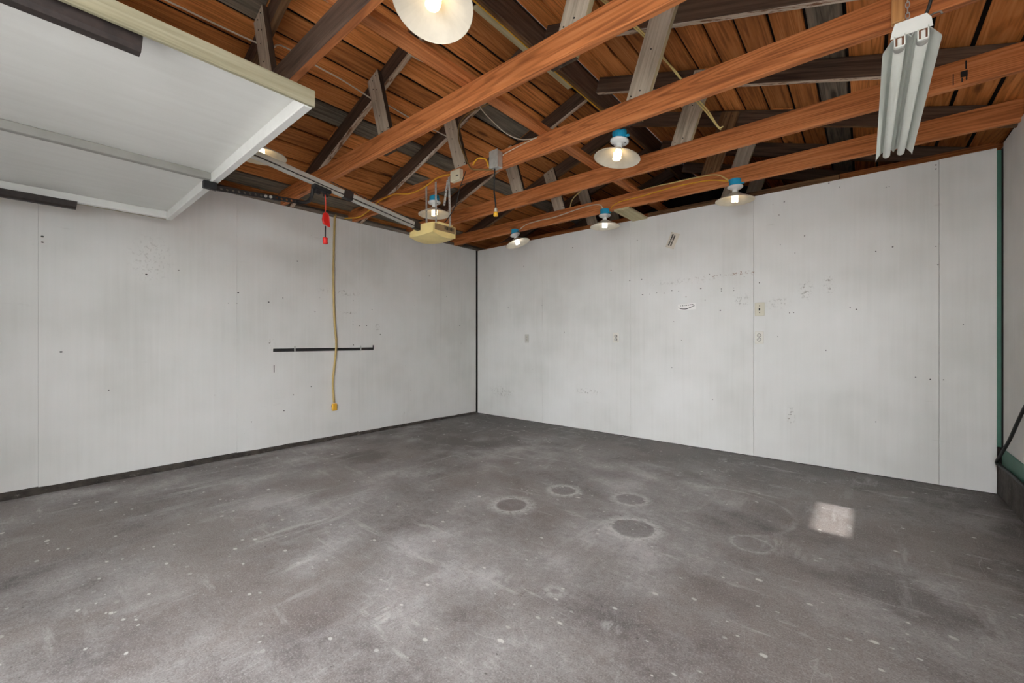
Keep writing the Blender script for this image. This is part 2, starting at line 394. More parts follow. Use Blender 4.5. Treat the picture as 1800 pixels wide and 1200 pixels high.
def bm_tube(bm, pts, r, sides=8, caps=True):
    rs = r if isinstance(r, (list, tuple)) else [r]*len(pts); rings = []; prev = None
    for i, p in enumerate(pts):
        t = (pts[min(i+1, len(pts)-1)]-pts[max(i-1, 0)]).normalized()
        u = prev if prev is not None else (Vector((0, 0, 1)) if abs(t.z) < .9 else Vector((1, 0, 0)))
        u = (u-t*u.dot(t)).normalized(); prev = u; v = t.cross(u)
        rings.append([bm.verts.new(p+(u*math.cos(2*math.pi*k/sides)+v*math.sin(2*math.pi*k/sides))*rs[i]) for k in range(sides)])
    for a, b in zip(rings, rings[1:]):
        for k in range(sides): bm.faces.new((a[k], a[(k+1) % sides], b[(k+1) % sides], b[k]))
    if caps: bm.faces.new(rings[0][::-1]); bm.faces.new(rings[-1])
def tube(name, pts, r, mat, parent=None, sides=8, n=6):
    P = smooth_path(pts, n); o0 = P[0].copy(); bm = bmesh.new(); bm_tube(bm, [p-o0 for p in P], r, sides)
    return link(name, bm_mesh(name, bm, True), mat, parent, Matrix.Translation(o0))
def bm_lathe(bm, prof, seg=24, off=(0, 0, 0), close=False):
    rings = []
    for (r, z) in prof:
        rings.append([bm.verts.new((off[0]+r*math.cos(2*math.pi*k/seg), off[1]+r*math.sin(2*math.pi*k/seg), off[2]+z)) for k in range(seg)])
    for a, b in zip(rings, rings[1:]):
        for k in range(seg): bm.faces.new((a[k], a[(k+1) % seg], b[(k+1) % seg], b[k]))
    if close: bm.faces.new(rings[0]); bm.faces.new(rings[-1][::-1])
def bm_strap(bm, length, width, thick, pitch, hole, mat=None):
    """perforated flat strap along +X with real holes, centred on X axis, in the XY plane"""
    mat = mat or Matrix.Identity(4); n = max(1, int(length/pitch)); pt = length/n; h = width/2
    for i in range(n):
        x0, x1 = i*pt, (i+1)*pt; xc = (x0+x1)/2
        outer = [(x1, 0), (x1, h), (xc, h), (x0, h), (x0, 0), (x0, -h), (xc, -h), (x1, -h)]
        inner = [(xc+hole*math.cos(math.pi/4*k), hole*math.sin(math.pi/4*k)) for k in range(8)]
        lay = []
        for z in (-thick/2, thick/2):
            lay.append(([bm.verts.new(mat @ Vector((a, b, z))) for a, b in outer], [bm.verts.new(mat @ Vector((a, b, z))) for a, b in inner]))
        (o0, i0), (o1, i1) = lay
        for k in range(8):
            j = (k+1) % 8
            bm.faces.new((o0[k], o0[j], i0[j], i0[k])); bm.faces.new((o1[k], i1[k], i1[j], o1[j]))
            bm.faces.new((i0[k], i0[j], i1[j], i1[k])); bm.faces.new((o0[k], o1[k], o1[j], o0[j]))

# ================================================================== the setting
W = 1.2192; H = 2.438; XR = 5.19; YF = -5.55; YE = 2.1
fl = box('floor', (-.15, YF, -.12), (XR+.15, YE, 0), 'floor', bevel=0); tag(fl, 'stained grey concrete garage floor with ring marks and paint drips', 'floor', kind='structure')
dr = box('driveway', (-9, -16, -.16), (14, YF, -.02), 'drive', bevel=0); tag(dr, 'pale concrete driveway outside the garage opening', 'driveway', kind='structure')
yd = box('yard', (XR+.15, YF, -.16), (14, 9, -.02), 'drive', bevel=0); tag(yd, 'pale concrete yard beside the garage', 'yard', kind='structure')

fe = box('daylight_limit_wall', (-9, -12.2, -.05), (14, -12.0, 1.8), 'fence', bevel=0); tag(fe, 'added unseen low wall holding back daylight across the driveway', 'wall', kind='structure')  # unseen wall, added to hold back low-angle daylight
cp = structure('lightblock', 'added unseen carport in front of the left garage opening')  # unseen canopy and walls, added to cut daylight into the left bay
box('lightblock_roof', (-1.2, -11.0, 2.62), (2.92, YF-.30, 2.74), 'rafter', cp, 0)
box('lightblock_side', (-1.2, -11.0, -.02), (-1.08, YF-.12, 2.62), 'rafter', cp, 0)
box('lightblock_side', (2.86, -11.0, -.02), (2.92, YF-.13, 2.62), 'rafter', cp, 0)
box('lightblock_end', (-1.08, -11.0, -.02), (2.86, -10.9, 1.0), 'rafter', cp, 0)
# left wall
wl = structure('wall_left', 'white painted plywood wall on the left')
ys = [-.022] + [-(.702+k*W) for k in range(4)] + [YF]
for i, (a, b) in enumerate(zip(ys, ys[1:])):
    zb = .024 + .007*i; dx = random.uniform(-.0008, .0008)
    box('panel', (-.012+dx, b+.0003, zb), (dx, a-.0003, H), 'wallL', wl, .001)
box('backing', (-.14, YF, -.0), (-.02, YE, 2.44), 'void', wl, 0)
pts = []
prismY = bmesh.new()
segs = 60
for i in range(segs+1):
    y = YF+.02 + (0-(YF+.02))*i/segs; hgt = .058-.034*(i/segs)**.8 + random.uniform(-.004, .004); px = .016+random.uniform(-.005, .006) - .010*(i/segs)
    pts.append([prismY.verts.new((-.019, y, 0)), prismY.verts.new((px+.008, y, 0)), prismY.verts.new((px, y, hgt*.8)), prismY.verts.new((px-.012, y, hgt)), prismY.verts.new((-.019, y, hgt))])
for a, b in zip(pts, pts[1:]):
    for k in range(5): prismY.faces.new((a[k], a[(k+1) % 5], b[(k+1) % 5], b[k]))
prismY.faces.new(pts[0]); prismY.faces.new(pts[-1][::-1])
link('curb', bm_mesh('curb', prismY), 'curb', wl)
beam('top_plate', (-.06, YF, 2.4405+.02), (-.06, YE, 2.4405+.02), .10, .038, ['greyplate'], wl)
# back wall (a partition: the roof runs on behind it)
wb = structure('wall_back', 'white painted plywood partition wall at the back')
xs = [.014] + [W*k for k in range(1, 5)] + [5.163]
for i, (a, b) in enumerate(zip(xs, xs[1:])):
    dy = random.uniform(-.0015, .0015)
    box('panel', (a+.0007, dy, .004), (b-.0007, .012+dy, H-(.004 if i < 4 else 0)), 'wallB', wb, .0015)
box('backing', (-.02, .02, 0), (5.155, .08, 2.42), 'void', wb, 0)
beam('top_plate', (2.62, .07, 2.468), (4.29, .07, 2.468), .05, .055, ['brownplate'], wb)
beam('top_plate', (3.05, .045, 2.452), (3.35, .045, 2.452), .045, .028, ['brownplate'], wb)
# right wall
wr = structure('wall_right', 'white painted wall on the right above a dark curb')
WY0, WY1, WZ0, WZ1 = -1.50, -.985, 1.37, 1.70         # small window
def rpanel(y0, y1, z0, z1): box('panel', (XR, y0+.001, z0), (XR+.012, y1-.001, z1), 'wallR', wr, .0015)
rpanel(-.80, -.012, .33, 2.46); rpanel(WY0, -.80, .33, WZ0); rpanel(WY0, -.80, WZ1, 2.46); rpanel(WY1, -.80, WZ0, WZ1)
rpanel(-2.72, WY0, .33, 2.46); rpanel(-3.94, -2.72, .33, 2.46); rpanel(YF, -3.94, .33, 2.46)
box('green_strip', (XR-.006, YF, .215), (XR+.012, -.004, .33), 'green', wr, .002)
box('curb', (XR-.023, YF, 0), (XR+.14, YE, .217), 'curbR', wr, .006)
box('backing', (XR+.02, YF, .22), (XR+.12, WY0, 2.44), 'siding', wr, 0)
box('backing', (XR+.02, WY1, .22), (XR+.12, YE, 2.44), 'siding', wr, 0)
box('backing', (XR+.02, WY0, .22), (XR+.12, WY1, WZ0), 'siding', wr, 0)
box('backing', (XR+.02, WY0, 1.98), (XR+.12, WY1, 2.44), 'siding', wr, 0)
beam('top_plate', (XR+.07, YF, 2.4605), (XR+.07, YE, 2.4605), .10, .038, ['greyplate'], wr)
wn = structure('window_1', 'small window in the right wall', (XR+.06, (WY0+WY1)/2, WZ0))
box('pane', (XR+.006, WY0+.001, WZ0+.001), (XR+.009, WY1-.001, WZ1-.001), 'glass', wn, 0)
for (a, b, c, d) in ((WY0-.03, WY1+.03, WZ0-.03, WZ0), (WY0-.03, WY1+.03, WZ1, WZ1+.03), (WY0-.03, WY0, WZ0, WZ1), (WY1, WY1+.03, WZ0, WZ1)):
    box('window_frame', (XR-.012, a, c), (XR-.0005, b, d), 'outlet', wn, .002)
# green painted strip in the back right corner
t1 = box('trim_1', (5.160, .014, .332), (5.186, .03, 2.425), 'green', bevel=.002); tag(t1, 'green painted strip in the right back corner', 'trim', kind='structure')
t2 = box('gap_shade', (5.186, .016, .0), (5.20, .05, 2.43), 'void', bevel=0); tag(t2, 'dark strip painted as the gap shade beside the green corner strip', 'trim', kind='structure')  # solid dark strip stands in for the shade of the corner gap
# front wall, gables; right opening added and heightened to let daylight in
wf = structure('wall_front', 'front wall behind the photographer with left door opening and added daylight opening')
D0, D1, E0, E1, HZ = .22, 2.80, 2.95, 5.16, 2.17
for (a, b, c, d) in ((-.14, D0, 0, HZ), (D1, E0, 0, HZ), (E1, XR+.14, 0, 2.44), (-.14, E0, HZ, 2.44)):
    box('wall_section', (a, YF-.12, c), (b, YF, d), 'siding', wf, 0)
prism('gable', [(-.14, 2.44), (XR+.14, 2.44), (XR+.14, 2.555), (2.595, 3.465), (-.14, 2.555)], YF-.12, YF, 'siding', wf)
we = structure('wall_rear', 'rear wall painted as the unlit end of the space behind the partition')
prism('gable', [(-.14, 0), (XR+.14, 0), (XR+.14, 2.555), (2.595, 3.465), (-.14, 2.555)], YE, YE+.12, 'void', we)

# roof: boards, underlay, ridge
ce = structure('ceiling', 'underside of the gable roof, brown board sheathing')
SL = .3333; NL = Vector((-SL, 0, 1)).normalized(); NR = Vector((SL, 0, 1)).normalized(); XC = 2.595
def zdeck(x): return 2.575 + SL*(x if x < XC else XR-x)
edges = [-.235+.1765*k for k in range(0, 17)]; edges = [e for e in edges if e < XC-.03] + [XC-.008]
greyset = {('L', 7): (YF, YE), ('L', 5): (-2.05, -1.25), ('L', 1): (-3.6, -.6), ('L', 11): (-1.95, -1.3), ('R', 6): (YF, YE), ('L', 10): (-4.6, -3.35)}
for side in 'LR':
    for i, (a, b) in enumerate(zip(edges, edges[1:])):
        xm = (a+b)/2; wd = (b-a)*math.sqrt(1+SL*SL) - .019
        cuts = [YF-.25]
        y = YF-.25 + random.uniform(1.6, 3.4)
        joints = [-5.05, -4.25, -3.47, -2.69, -1.92, -1.12, -.38, .39, 1.16]
        gs = greyset.get((side, i))
        jj = sorted(random.sample(joints, random.choice((1, 2, 2)))) if not gs or gs[0] == YF else [min(joints, key=lambda j: abs(j-g)) for g in gs]
        cuts += jj + [YE]
        for s0, s1 in zip(cuts, cuts[1:]):
            X = xm if side == 'L' else XR-xm
            n = NL if side == 'L' else NR
            mid = (s0+s1)/2
            g = gs and gs[0]-.15 <= mid <= gs[1]+.15
            c = Vector((X, 0, zdeck(X))) + n*(.010+random.uniform(-.001, .002))
            beam('sheathing_board', (c.x, s0+.0015, c.z), (c.x, s1-.0015, c.z), round(wd+random.uniform(-.002, .001), 3), .02, ['deckgrey' if g else 'deck'], ce, n, .003)
for side in 'LR':
    n = NL if side == 'L' else NR
    x0, x1 = (-.34, XC) if side == 'L' else (XC, XR+.34)
    a = Vector((x0, 0, zdeck(x0))) + n*.032; b = Vector((x1, 0, zdeck(x1))) + n*.032
    bm = bmesh.new(); q = []
    for y in (YF-.3, YE+.12):
        q.append([bm.verts.new((a.x, y, a.z)), bm.verts.new((b.x, y, b.z)), bm.verts.new((b.x, y, b.z+.03)), bm.verts.new((a.x, y, a.z+.03))])
    for k in range(4): bm.faces.new((q[0][k], q[0][(k+1) % 4], q[1][(k+1) % 4], q[1][k]))
    bm.faces.new(q[0]); bm.faces.new(q[1][::-1])
    link('roof_covering', bm_mesh('roof_covering', bm), 'underlay', ce)
beam('eave_blocking', (-.13, YF, 2.52), (-.13, YE, 2.52), .02, .12, ['greyplate'], ce)
beam('eave_blocking', (XR+.13, YF, 2.52), (XR+.13, YE, 2.52), .02, .12, ['greyplate'], ce)
rb = beam('ridge_board', (XC, YF, 3.318), (XC, YE, 3.318), .04, .19, ['rafter', 'brownplate'], None, under=True)
tag(rb, 'dark ridge board running along the peak of the roof', 'ridge board')
tag(beam('batten', (2.545, -2.55, 3.235), (2.545, -1.42, 3.235), .062, .02, ['tie_pale'], None), 'short pale batten along the left side of the ridge board', 'batten')

# ================================================================== trusses
FAR = [-5.05, -4.28, -3.50, -2.718, -1.955, -1.158, -.410, .36, 1.13]
ordinal = {6: 'nearest the back wall', 5: 'second from the back wall', 4: 'third from the back wall', 3: 'fourth from the back wall', 2: 'fifth from the back wall, beside the raised door', 1: 'sixth from the back wall, above the raised door', 0: 'closest to the front opening', 7: 'just behind the back partition', 8: 'farthest behind the back partition'}
jl = {6: 'brown ceiling joist nearest the back wall, carrying three small lamps', 5: 'orange ceiling joist second from the back wall', 4: 'orange ceiling joist carrying the grey metal box and cream box',
      3: 'orange ceiling joist fourth from the back wall', 2: 'ceiling joist, side shade painted dark, meeting the corner of the raised door', 1: 'ceiling joist above the raised door', 0: 'ceiling joist closest to the front opening', 7: 'ceiling joist just behind the back partition', 8: 'ceiling joist farthest behind the back partition'}
joists = {}
def nails(parent, pts, y):
    bm = bmesh.new(); inv = wm(parent).inverted()
    for x, z in pts:
        m = inv @ Matrix.Translation((x, y-.001, z)) @ Matrix.Rotation(math.pi/2, 4, 'X')
        bmesh.ops.create_cone(bm, cap_ends=True, segments=6, radius1=.0045, radius2=.004, depth=.004, matrix=m)
    o = link('nail_heads', bm_mesh('nail_heads', bm), 'ink', parent, wm(parent)); o['kind'] = 'stuff'
for i, yf in enumerate(FAR):
    jm = ['rafter', 'joist'] if i in (1, 2) else ['joist']  # joists by the raised door: its shade painted into their dark sides
    j = beam('ceiling_joist', (-.10, yf-.02, 2.5105), (XR+.10, yf-.02, 2.5105), .04, .14, jm, None, under=len(jm) > 1, bevel=.003)
    tag(j, jl[i], 'joist', 'ceiling joists'); joists[i] = j
    yr = yf+.036+.023
    for side in 'LR':
        xa, xb = (-.12, XC-.043) if side == 'L' else (XR+.12, XC+.043)
        n = NL if side == 'L' else NR; zo = -.0685
        a = (xa, yr, zdeck(xa)+zo); b = (xb, yr, zdeck(xb)+zo)
        r = beam('rafter', a, b, .046, .127, ['rafter', 'rafter_edge' if i in (3, 4, 5) else 'brownplate'], None, n, .003, True)
        tag(r, 'dark rafter on the %s roof slope, %s' % ('left' if side == 'L' else 'right', ordinal[i]), 'rafter', 'roof rafters')
        sh = random.uniform(-.008, .008); y0, y1 = yf+.0008, yf+.0345
        if side == 'L':
            poly = [(1.735+sh, 2.452), (1.878+sh, 2.452), (1.668+sh, 3.112), (1.53+sh, 3.065)]
            t = prism('tie_brace', poly, y0, y1, ['tie', 'tie_shade_edge'], None, Vector((-.2, 0, .65)), {1: 1, 3: 1, 0: 1})
            np_ = [(1.60, 3.05), (1.645, 3.07), (1.615, 2.98), (1.66, 2.96), (1.65, 2.88), (1.70, 2.75), (1.735, 2.62), (1.81, 2.625)]
        else:
            poly = [(3.245+sh, 2.452), (3.395+sh, 2.452), (3.615+sh, 3.072), (3.475+sh, 3.12)]
            mats = ['brownplate', 'tie_shade_edge', 'brownplate'] if i == 6 else ['tie', 'tie_shade_edge', 'tie_pale']
            t = prism('tie_brace', poly, y0, y1, mats, None, Vector((.22, 0, .65)), {1: 2, 3: 1, 0: 1})
            np_ = [(3.51, 3.06), (3.56, 3.05), (3.46, 2.86), (3.33, 2.62), (3.39, 2.635)]
        tag(t, '%s board tie to the %s rafter, %s' % ('brown' if (i == 6 and side == 'R') else 'grey', 'left' if side == 'L' else 'right', ordinal[i]), 'tie board', 'board ties between joists and rafters')
        if 1 < i < 7: nails(t, [(x+sh, z) for x, z in np_], y0)
# long board lying on top of the joists
tag(beam('runner_board', (2.672, YF+.1, 2.602), (2.672, .55, 2.602), .085, .04, ['joist'], None), 'long orange board laid across the tops of the joists', 'board')
tag(beam('board', (2.552, -.47, 2.429), (2.552, .075, 2.429), .168, .02, ['tie_pale'], None, bevel=.002), 'short pale board bridging from the last joist to the back wall top', 'board')
tag(beam('hanger_block', (4.56, -2.017, 2.436), (4.56, -2.017, 2.80), .042, .036, ['freshblock'], None, (0, 1, 0)), 'fresh pine block nailed to the joist beside the fluorescent fixture', 'block')
# grade stamp on joist 5
bm = bmesh.new(); inv = wm(joists[5]).inverted()
sy = -1.158-.0405
for (x, z, w_, h_) in ((4.965, 2.485, .004, .060), (5.005, 2.50, .026, .032), (5.012, 2.545, .006, .045), (4.998, 2.470, .006, .022), (5.014, 2.474, .006, .018)):
    m = inv @ Matrix.Translation((x-.15, sy, z))
    r = bmesh.ops.create_cube(bm, size=1, matrix=m @ Matrix.Diagonal((w_, .0012, h_, 1)))
link('grade_stamp', bm_mesh('grade_stamp', bm), 'ink', joists[5], wm(joists[5]))

# ================================================================== raised garage door
gd = thing('garage_door', 'white one-piece garage door raised overhead, framed on its underside', 'garage door', (1.5, -4.74, 2.03))
DX0, DX1, DY0, DY1 = .27, 2.725, -5.80, -3.668
box('skin', (DX0, DY0, 2.088), (DX1, DY1, 2.097), 'door', gd, .001)
def rib(x0, x1, y0, y1, z0=2.03, z1=2.0885): return box('rib', (x0, y0, z0), (x1, y1, z1), 'door', gd, .003)
rib(DX0, DX1-.002, DY1-.036, DY1)                   # inner end
rib(DX0, DX1-.002, DY0, DY0+.04)
rib(DX0, DX0+.038, DY0+.04, DY1-.036, 2.035); rib(DX1-.085, DX1-.002, DY0+.04, DY1-.036, 2.078)
box('rib', (1.425, DY0+.04, 2.045), (1.463, DY1-.036, 2.0885), 'ribgrey', gd, .003)
beam('edge_board', (DX1+.008, DY0, 2.066), (DX1+.008, DY1+.004, 2.066), .016, .066, ['tantrim'], gd, bevel=.002)
beam('edge_board', (DX0-.008, DY0, 2.066), (DX0-.008, DY1, 2.066), .016, .066, ['tantrim'], gd, bevel=.002)
for xs_ in ((2.66, 2.712, 1.994, 2.0775), (.283, .335, 1.985, 2.0345)):
    bm = bmesh.new(); x0, x1, z0, z1 = xs_
    prof = [(x0, z1), (x1, z1), (x1, z0+.012), (x1-.012, z0), (x0+.006, z0), (x0, z0+.006)]
    yy0, yy1 = -5.7, -4.188
    va = [bm.verts.new((x, yy0, z)) for x, z in prof]; vb = [bm.verts.new((x, yy1+(.0 if z > z0+.02 else -.006), z)) for x, z in prof]
    bm.faces.new(va[::-1]); bm.faces.new(vb)
    for k in range(6): bm.faces.new((va[k], va[(k+1) % 6], vb[(k+1) % 6], vb[k]))
    link('steel_stiffener', bm_mesh('steel_stiffener', bm), 'rusty', gd, Matrix.Identity(4))
# ================================================================== opener
RX = 1.50
op = thing('garage_door_opener', 'yellowed ceiling opener with steel rail, black arm and red pull', 'opener', (RX, -2.05, 1.97))
def rz(y): return 2.253 + (-.153)*(y+3.43)           # rail centre height
slope = Vector((0, 1, -.153)).normalized()
A = Vector((RX, -5.45, rz(-5.45))); B = Vector((RX, -2.17, rz(-2.17)))
mwr = frame((A+B)/2, B-A, (0, 0, 1)); L = (B-A).length
bm = bmesh.new()
bm_box(bm, (-L/2, -.017, -.004), (L/2, .017, .026), .003); bm_box(bm, (-L/2, -.019, -.026), (L/2, .019, -.014), .003)
link('rail', bm_mesh('rail', bm), 'rail', op, mwr)
bm = bmesh.new(); bm_box(bm, (-L/2, -.010, -.0145), (L/2, .010, -.0035)); link('rail_web_shade', bm_mesh('rail_web_shade', bm), 'rusty', op, mwr)  # dark colour here paints in the shade of the rail groove
for yy in (-2.86, -2.23):
    bm = bmesh.new(); bm_box(bm, (-.036, -.0225, -.030), (.036, .0225, .0305), .003)
    link('rail_sleeve', bm_mesh('rail_sleeve', bm), 'rusty', op, frame((RX, yy, rz(yy)), slope, (0, 0, 1)))
tube('drive_cable', [(RX+.024, -3.0, rz(-3.0)+.036), (RX+.022, -2.85, rz(-2.85)+.034), (RX+.026, -2.6, rz(-2.6)+.03), (RX+.02, -2.3, rz(-2.3)+.03)], .003, 'darkcable', op)
box('front_bracket', (RX-.03, -5.56, 2.50), (RX+.03, -5.40, 2.62), 'steel', op)
# trolley
bm = bmesh.new(); bm_box(bm, (-.055, -.026, -.052), (.075, .026, -.022), .006); bm_box(bm, (-.035, -.012, -.08), (.005, .012, -.05), .004); bm_box(bm, (.03, -.012, -.078), (.062, .012, -.05), .005)
link('trolley', bm_mesh('trolley', bm), 'black', op, frame((RX, -3.06, rz(-3.06)), slope, (0, 0, 1)))
# curved arm: perforated strap to the door plus bent end
ax = RX-.03
bm = bmesh.new()
P0 = Vector((ax, -3.70, 1.998)); P1 = Vector((ax, -3.20, 2.040)); dv = (P1-P0); Ls = dv.length
bm_strap(bm, Ls, .030, .005, .0305, .0075, frame(P0, dv, (1, 0, 0)))
lp = smooth_path([P1+Vector((0, -.02, 0)), (ax, -3.165, 2.045), (ax, -3.13, 2.065), (ax+.004, -3.112, 2.105), (ax+.01, -3.105, 2.165), (ax+.02, -3.09, 2.185)], 5)
bm_tube(bm, lp, .0125, 8)
link('arm', bm_mesh('arm', bm), 'black', op, Matrix.Identity(4))
for yy in (-3.50, -3.47):
    bm = bmesh.new(); z = 1.998+(yy+3.70)*.084
    bmesh.ops.create_cone(bm, cap_ends=True, segments=8, radius1=.010, radius2=.009, depth=.016, matrix=Matrix.Translation((ax+.004, yy+.09, z+.0075)) @ Matrix.Rotation(math.pi/2, 4, 'Y'))
    link('bolt', bm_mesh('bolt', bm), 'steel', op, Matrix.Identity(4))
box('arm_bracket', (ax-.02, -3.745, 1.985), (ax+.014, -3.675, 2.03), 'black', op, .004)
# release cord
tube('release_cord', [(RX+.01, -3.035, 2.125), (RX+.01, -3.03, 2.07), (RX+.01, -3.032, 2.0)], .0035, 'redcord', op)
bm = bmesh.new(); c0 = Vector((RX+.012, -3.03, 1.945))
for sx_ in (-.004, .010):
    pass
prof = [(-.022, .040), (-.008, .052), (.012, .05), (.020, .03), (.030, -.050), (.024, -.046), (-.020, -.030), (-.027, 0)]
va = [bm.verts.new((-.008 + (.006 if abs(z) > .03 else 0), y, z)) for y, z in prof]; vb = [bm.verts.new((.012 - (.004 if abs(z) > .03 else 0), y, z)) for y, z in prof]
bm.faces.new(va); bm.faces.new(vb[::-1])
for k in range(8): bm.faces.new((va[k], va[(k+1) % 8], vb[(k+1) % 8], vb[k]))
bmesh.ops.bevel(bm, geom=bm.edges[:], offset=.002, segments=1, affect='EDGES')
link('release_handle', bm_mesh('release_handle', bm), 'red', op, Matrix.Translation(c0))
tube('release_cord', [(RX+.01, -3.032, 1.90), (RX+.01, -3.033, 1.86), (RX+.01, -3.033, 1.815)], .0045, 'darkcable', op)
bm = bmesh.new(); bm_lathe(bm, [(.004, .026), (.016, .024), (.019, .016), (.015, .010), (.019, .003), (.015, -.004), (.019, -.011), (.016, -.020), (.004, -.022)], 12, close=True)
link('pull_knob', bm_mesh('pull_knob', bm, True), 'red', op, Matrix.Translation((RX+.01, -3.033, 1.793)))
# motor head
MX0, MX1, MY0, MY1 = 1.345, 1.668, -2.19, -1.935
bm = bmesh.new()
nx, ny = 8, 6; g = {}
for i in range(nx+1):
    for j in range(ny+1):
        u = i/nx; v = j/ny; x = MX0+(MX1-MX0)*u; y = MY0+(MY1-MY0)*v
        bow = math.sin(math.pi*v)*.020 + .012*math.sin(math.pi*u)
        g[i, j] = bm.verts.new((x, y - (.018*math.sin(math.pi*u) if j == 0 else 0), 2.005-bow-.012*v))
for i in range(nx):
    for j in range(ny): bm.faces.new((g[i, j], g[i, j+1], g[i+1, j+1], g[i+1, j]))
def top(u):
    x = MX0+(MX1-MX0)*u
    return 2.045 if u < .24 else (2.02 if u < .42 else 2.085)
bt = {}
rim = [(i, 0) for i in range(nx+1)] + [(nx, j) for j in range(1, ny+1)] + [(i, ny) for i in range(nx-1, -1, -1)] + [(0, j) for j in range(ny-1, 0, -1)]
for (i, j) in rim:
    u = i/nx; vtx = g[i, j]
    z = 2.030 if (j == 0 and 1 < i < 4) else (2.05 if i <= 1 else 2.088)
    bt[i, j] = bm.verts.new((vtx.co.x, vtx.co.y, z))
for a, b in zip(rim, rim[1:]+rim[:1]): bm.faces.new((g[a], g[b], bt[b], bt[a]))
bm.faces.new([bt[a] for a in rim])
link('motor_cover', bm_mesh('motor_cover', bm), 'motor', op, Matrix.Identity(4))
box('light_lens', (MX1-.002, MY0+.02, 2.028), (MX1+.006, MY1-.01, 2.082), 'motorlens', op, .003)
box('lens_ledge', (MX1-.03, MY0+.06, 2.080), (MX1+.004, MY1-.03, 2.104), 'motor', op, .004)
bm = bmesh.new(); yy = MY0+.125
for hgt, wd in ((.026, .010), (.030, .005), (.026, .012), (.028, .009), (.022, .006), (.030, .010), (.026, .011)):
    bm_box(bm, (MX1+.0055, yy, 2.058-hgt/2), (MX1+.0075, yy+wd, 2.058+hgt/2)); yy += wd+.006
link('lettering', bm_mesh('lettering', bm), 'ink', op, Matrix.Identity(4))
for (x0, x1) in ((1.352, 1.338), (1.485, 1.475), (1.675, 1.655)):
    bm = bmesh.new()
    a = Vector((x0+.03, -2.03, 2.075)); b = Vector((x1, -2.000, 2.525)); d = b-a
    bm_strap(bm, d.length, .024, .002, .03, .0045, frame(a, d, (0, -1, 0)))
    if x0 > 1.6: bm_strap(bm, .22, .02, .002, .03, .0045, frame(b+Vector((-.06, -.004, -.24)), (.05, 0, .22), (.3, -1, 0)))
    link('hanger_strap', bm_mesh('hanger_strap', bm), 'steel', op, Matrix.Identity(4))
tube('power_cable', [(1.90, -2.03, 2.50), (1.86, -2.06, 2.36), (1.81, -2.06, 2.23), (1.70, -2.05, 2.14), (1.58, -2.03, 2.09)], .0035, 'darkcable', op)

# ================================================================== lamps
def lamp(label, x, y, zbox, tilt=(0, 0), warm=True, box_up=0.0):
    t = thing('pendant_lamp', label, 'lamp', (x, y, zbox), 'round shaded lamps on the joists')
    R = Matrix.Translation((x, y, zbox)) @ Matrix.Rotation(tilt[0], 4, 'X') @ Matrix.Rotation(tilt[1], 4, 'Y')
    bm = bmesh.new(); bm_lathe(bm, [(.030, .058+box_up), (.046, .058+box_up), (.048, 0), (.030, 0)], 14, close=True)
    bm_box(bm, (.044, -.01, .012), (.068, .01, .022), .002); bm_box(bm, (-.05, -.012, .046+box_up), (-.03, .012, .066+box_up), .002)
    b = link('junction_box', bm_mesh('junction_box', bm), 'blue', t, Matrix.Translation((x, y, zbox)))
    bm = bmesh.new(); bm_lathe(bm, [(.01, .002), (.060, 0), (.061, -.008), (.052, -.018), (.030, -.026), (.022, -.030), (.022, -.058), (.018, -.060), (.01, -.060)], 20, close=True)
    h_ = link('lamp_holder', bm_mesh('lamp_holder', bm, True), 'porcelain', t, R)
    for s in (-1, 1):
        bm = bmesh.new(); bmesh.ops.create_cone(bm, cap_ends=True, segments=6, radius1=.005, radius2=.005, depth=.004, matrix=Matrix.Translation((s*.042, 0, -.021)))
        link('screw', bm_mesh('screw', bm), 'slot', h_, R)
    bm = bmesh.new(); n = 32
    prof = [(.022, -.052), (.026, -.054), (.150, -.118), (.152, -.121), (.150, -.1225), (.148, -.1205), (.025, -.057)]
    bm_lathe(bm, prof, n)
    bm.faces.ensure_lookup_table()
    for f in bm.faces:
        c = f.calc_center_median(); rr = math.hypot(c.x, c.y)
        f.material_index = 1 if (f.index//n) in (0, 1) else 0
    link('lamp_shade', bm_mesh('lamp_shade', bm), ['shade', 'shade_out'], t, R)
    bm = bmesh.new(); a0 = random.uniform(-1.2, -.6)                       # overlapped seam of the sheet metal cone
    q = []
    for r_, z_, wd in ((.03, -.0605, .10), (.149, -.1225, .17)):
        for s in (-1, 1): q.append(bm.verts.new((r_*math.cos(a0+s*wd), r_*math.sin(a0+s*wd), z_-.001-.003*(s > 0))))
    bm.faces.new((q[0], q[1], q[3], q[2])); bmesh.ops.solidify(bm, geom=bm.faces[:], thickness=.0008)
    link('shade_seam', bm_mesh('shade_seam', bm), 'shade', t, R)
    bm = bmesh.new(); hp = []
    for k in range(0, 37):
        an = k/36*2*math.pi*3; hp.append(Vector((.020*math.cos(an), .020*math.sin(an), -.076-.056*k/36)))
    bm_tube(bm, hp, .0092, 6)
    bm_lathe(bm, [(.004, -.060), (.018, -.060), (.018, -.072), (.004, -.072)], 10)
    link('bulb', bm_mesh('bulb', bm, True), 'bulb_warm' if warm else 'bulb_cool', t, R)
    return t
def jb(i): return FAR[i]-.04
lamp('big round lamp nearest the camera at the top of the picture', 3.213, -3.415, 2.445, (-.30, -.10))
lamp('round lamp mostly hidden behind the raised door edge', 1.470, -3.445, 2.392, (.05, 0))
lamp('round lamp hanging just above the yellowed opener motor', 1.325, -1.895, 2.402, (0, -.02))
lamp('round lamp under the middle of the joist with the metal box', 3.210, -1.870, 2.410, (-.10, .12))
lamp('small tilted round lamp closest to the back left corner', 1.165, -.505, 2.392, (.10, -.30), False)
lamp('round lamp at the middle of the joist nearest the back wall', 2.385, -.505, 2.392, (0, 0), False)
lamp('round warm lamp at the right end of the joist nearest the back wall', 3.61, -.505, 2.396, (0, .03))

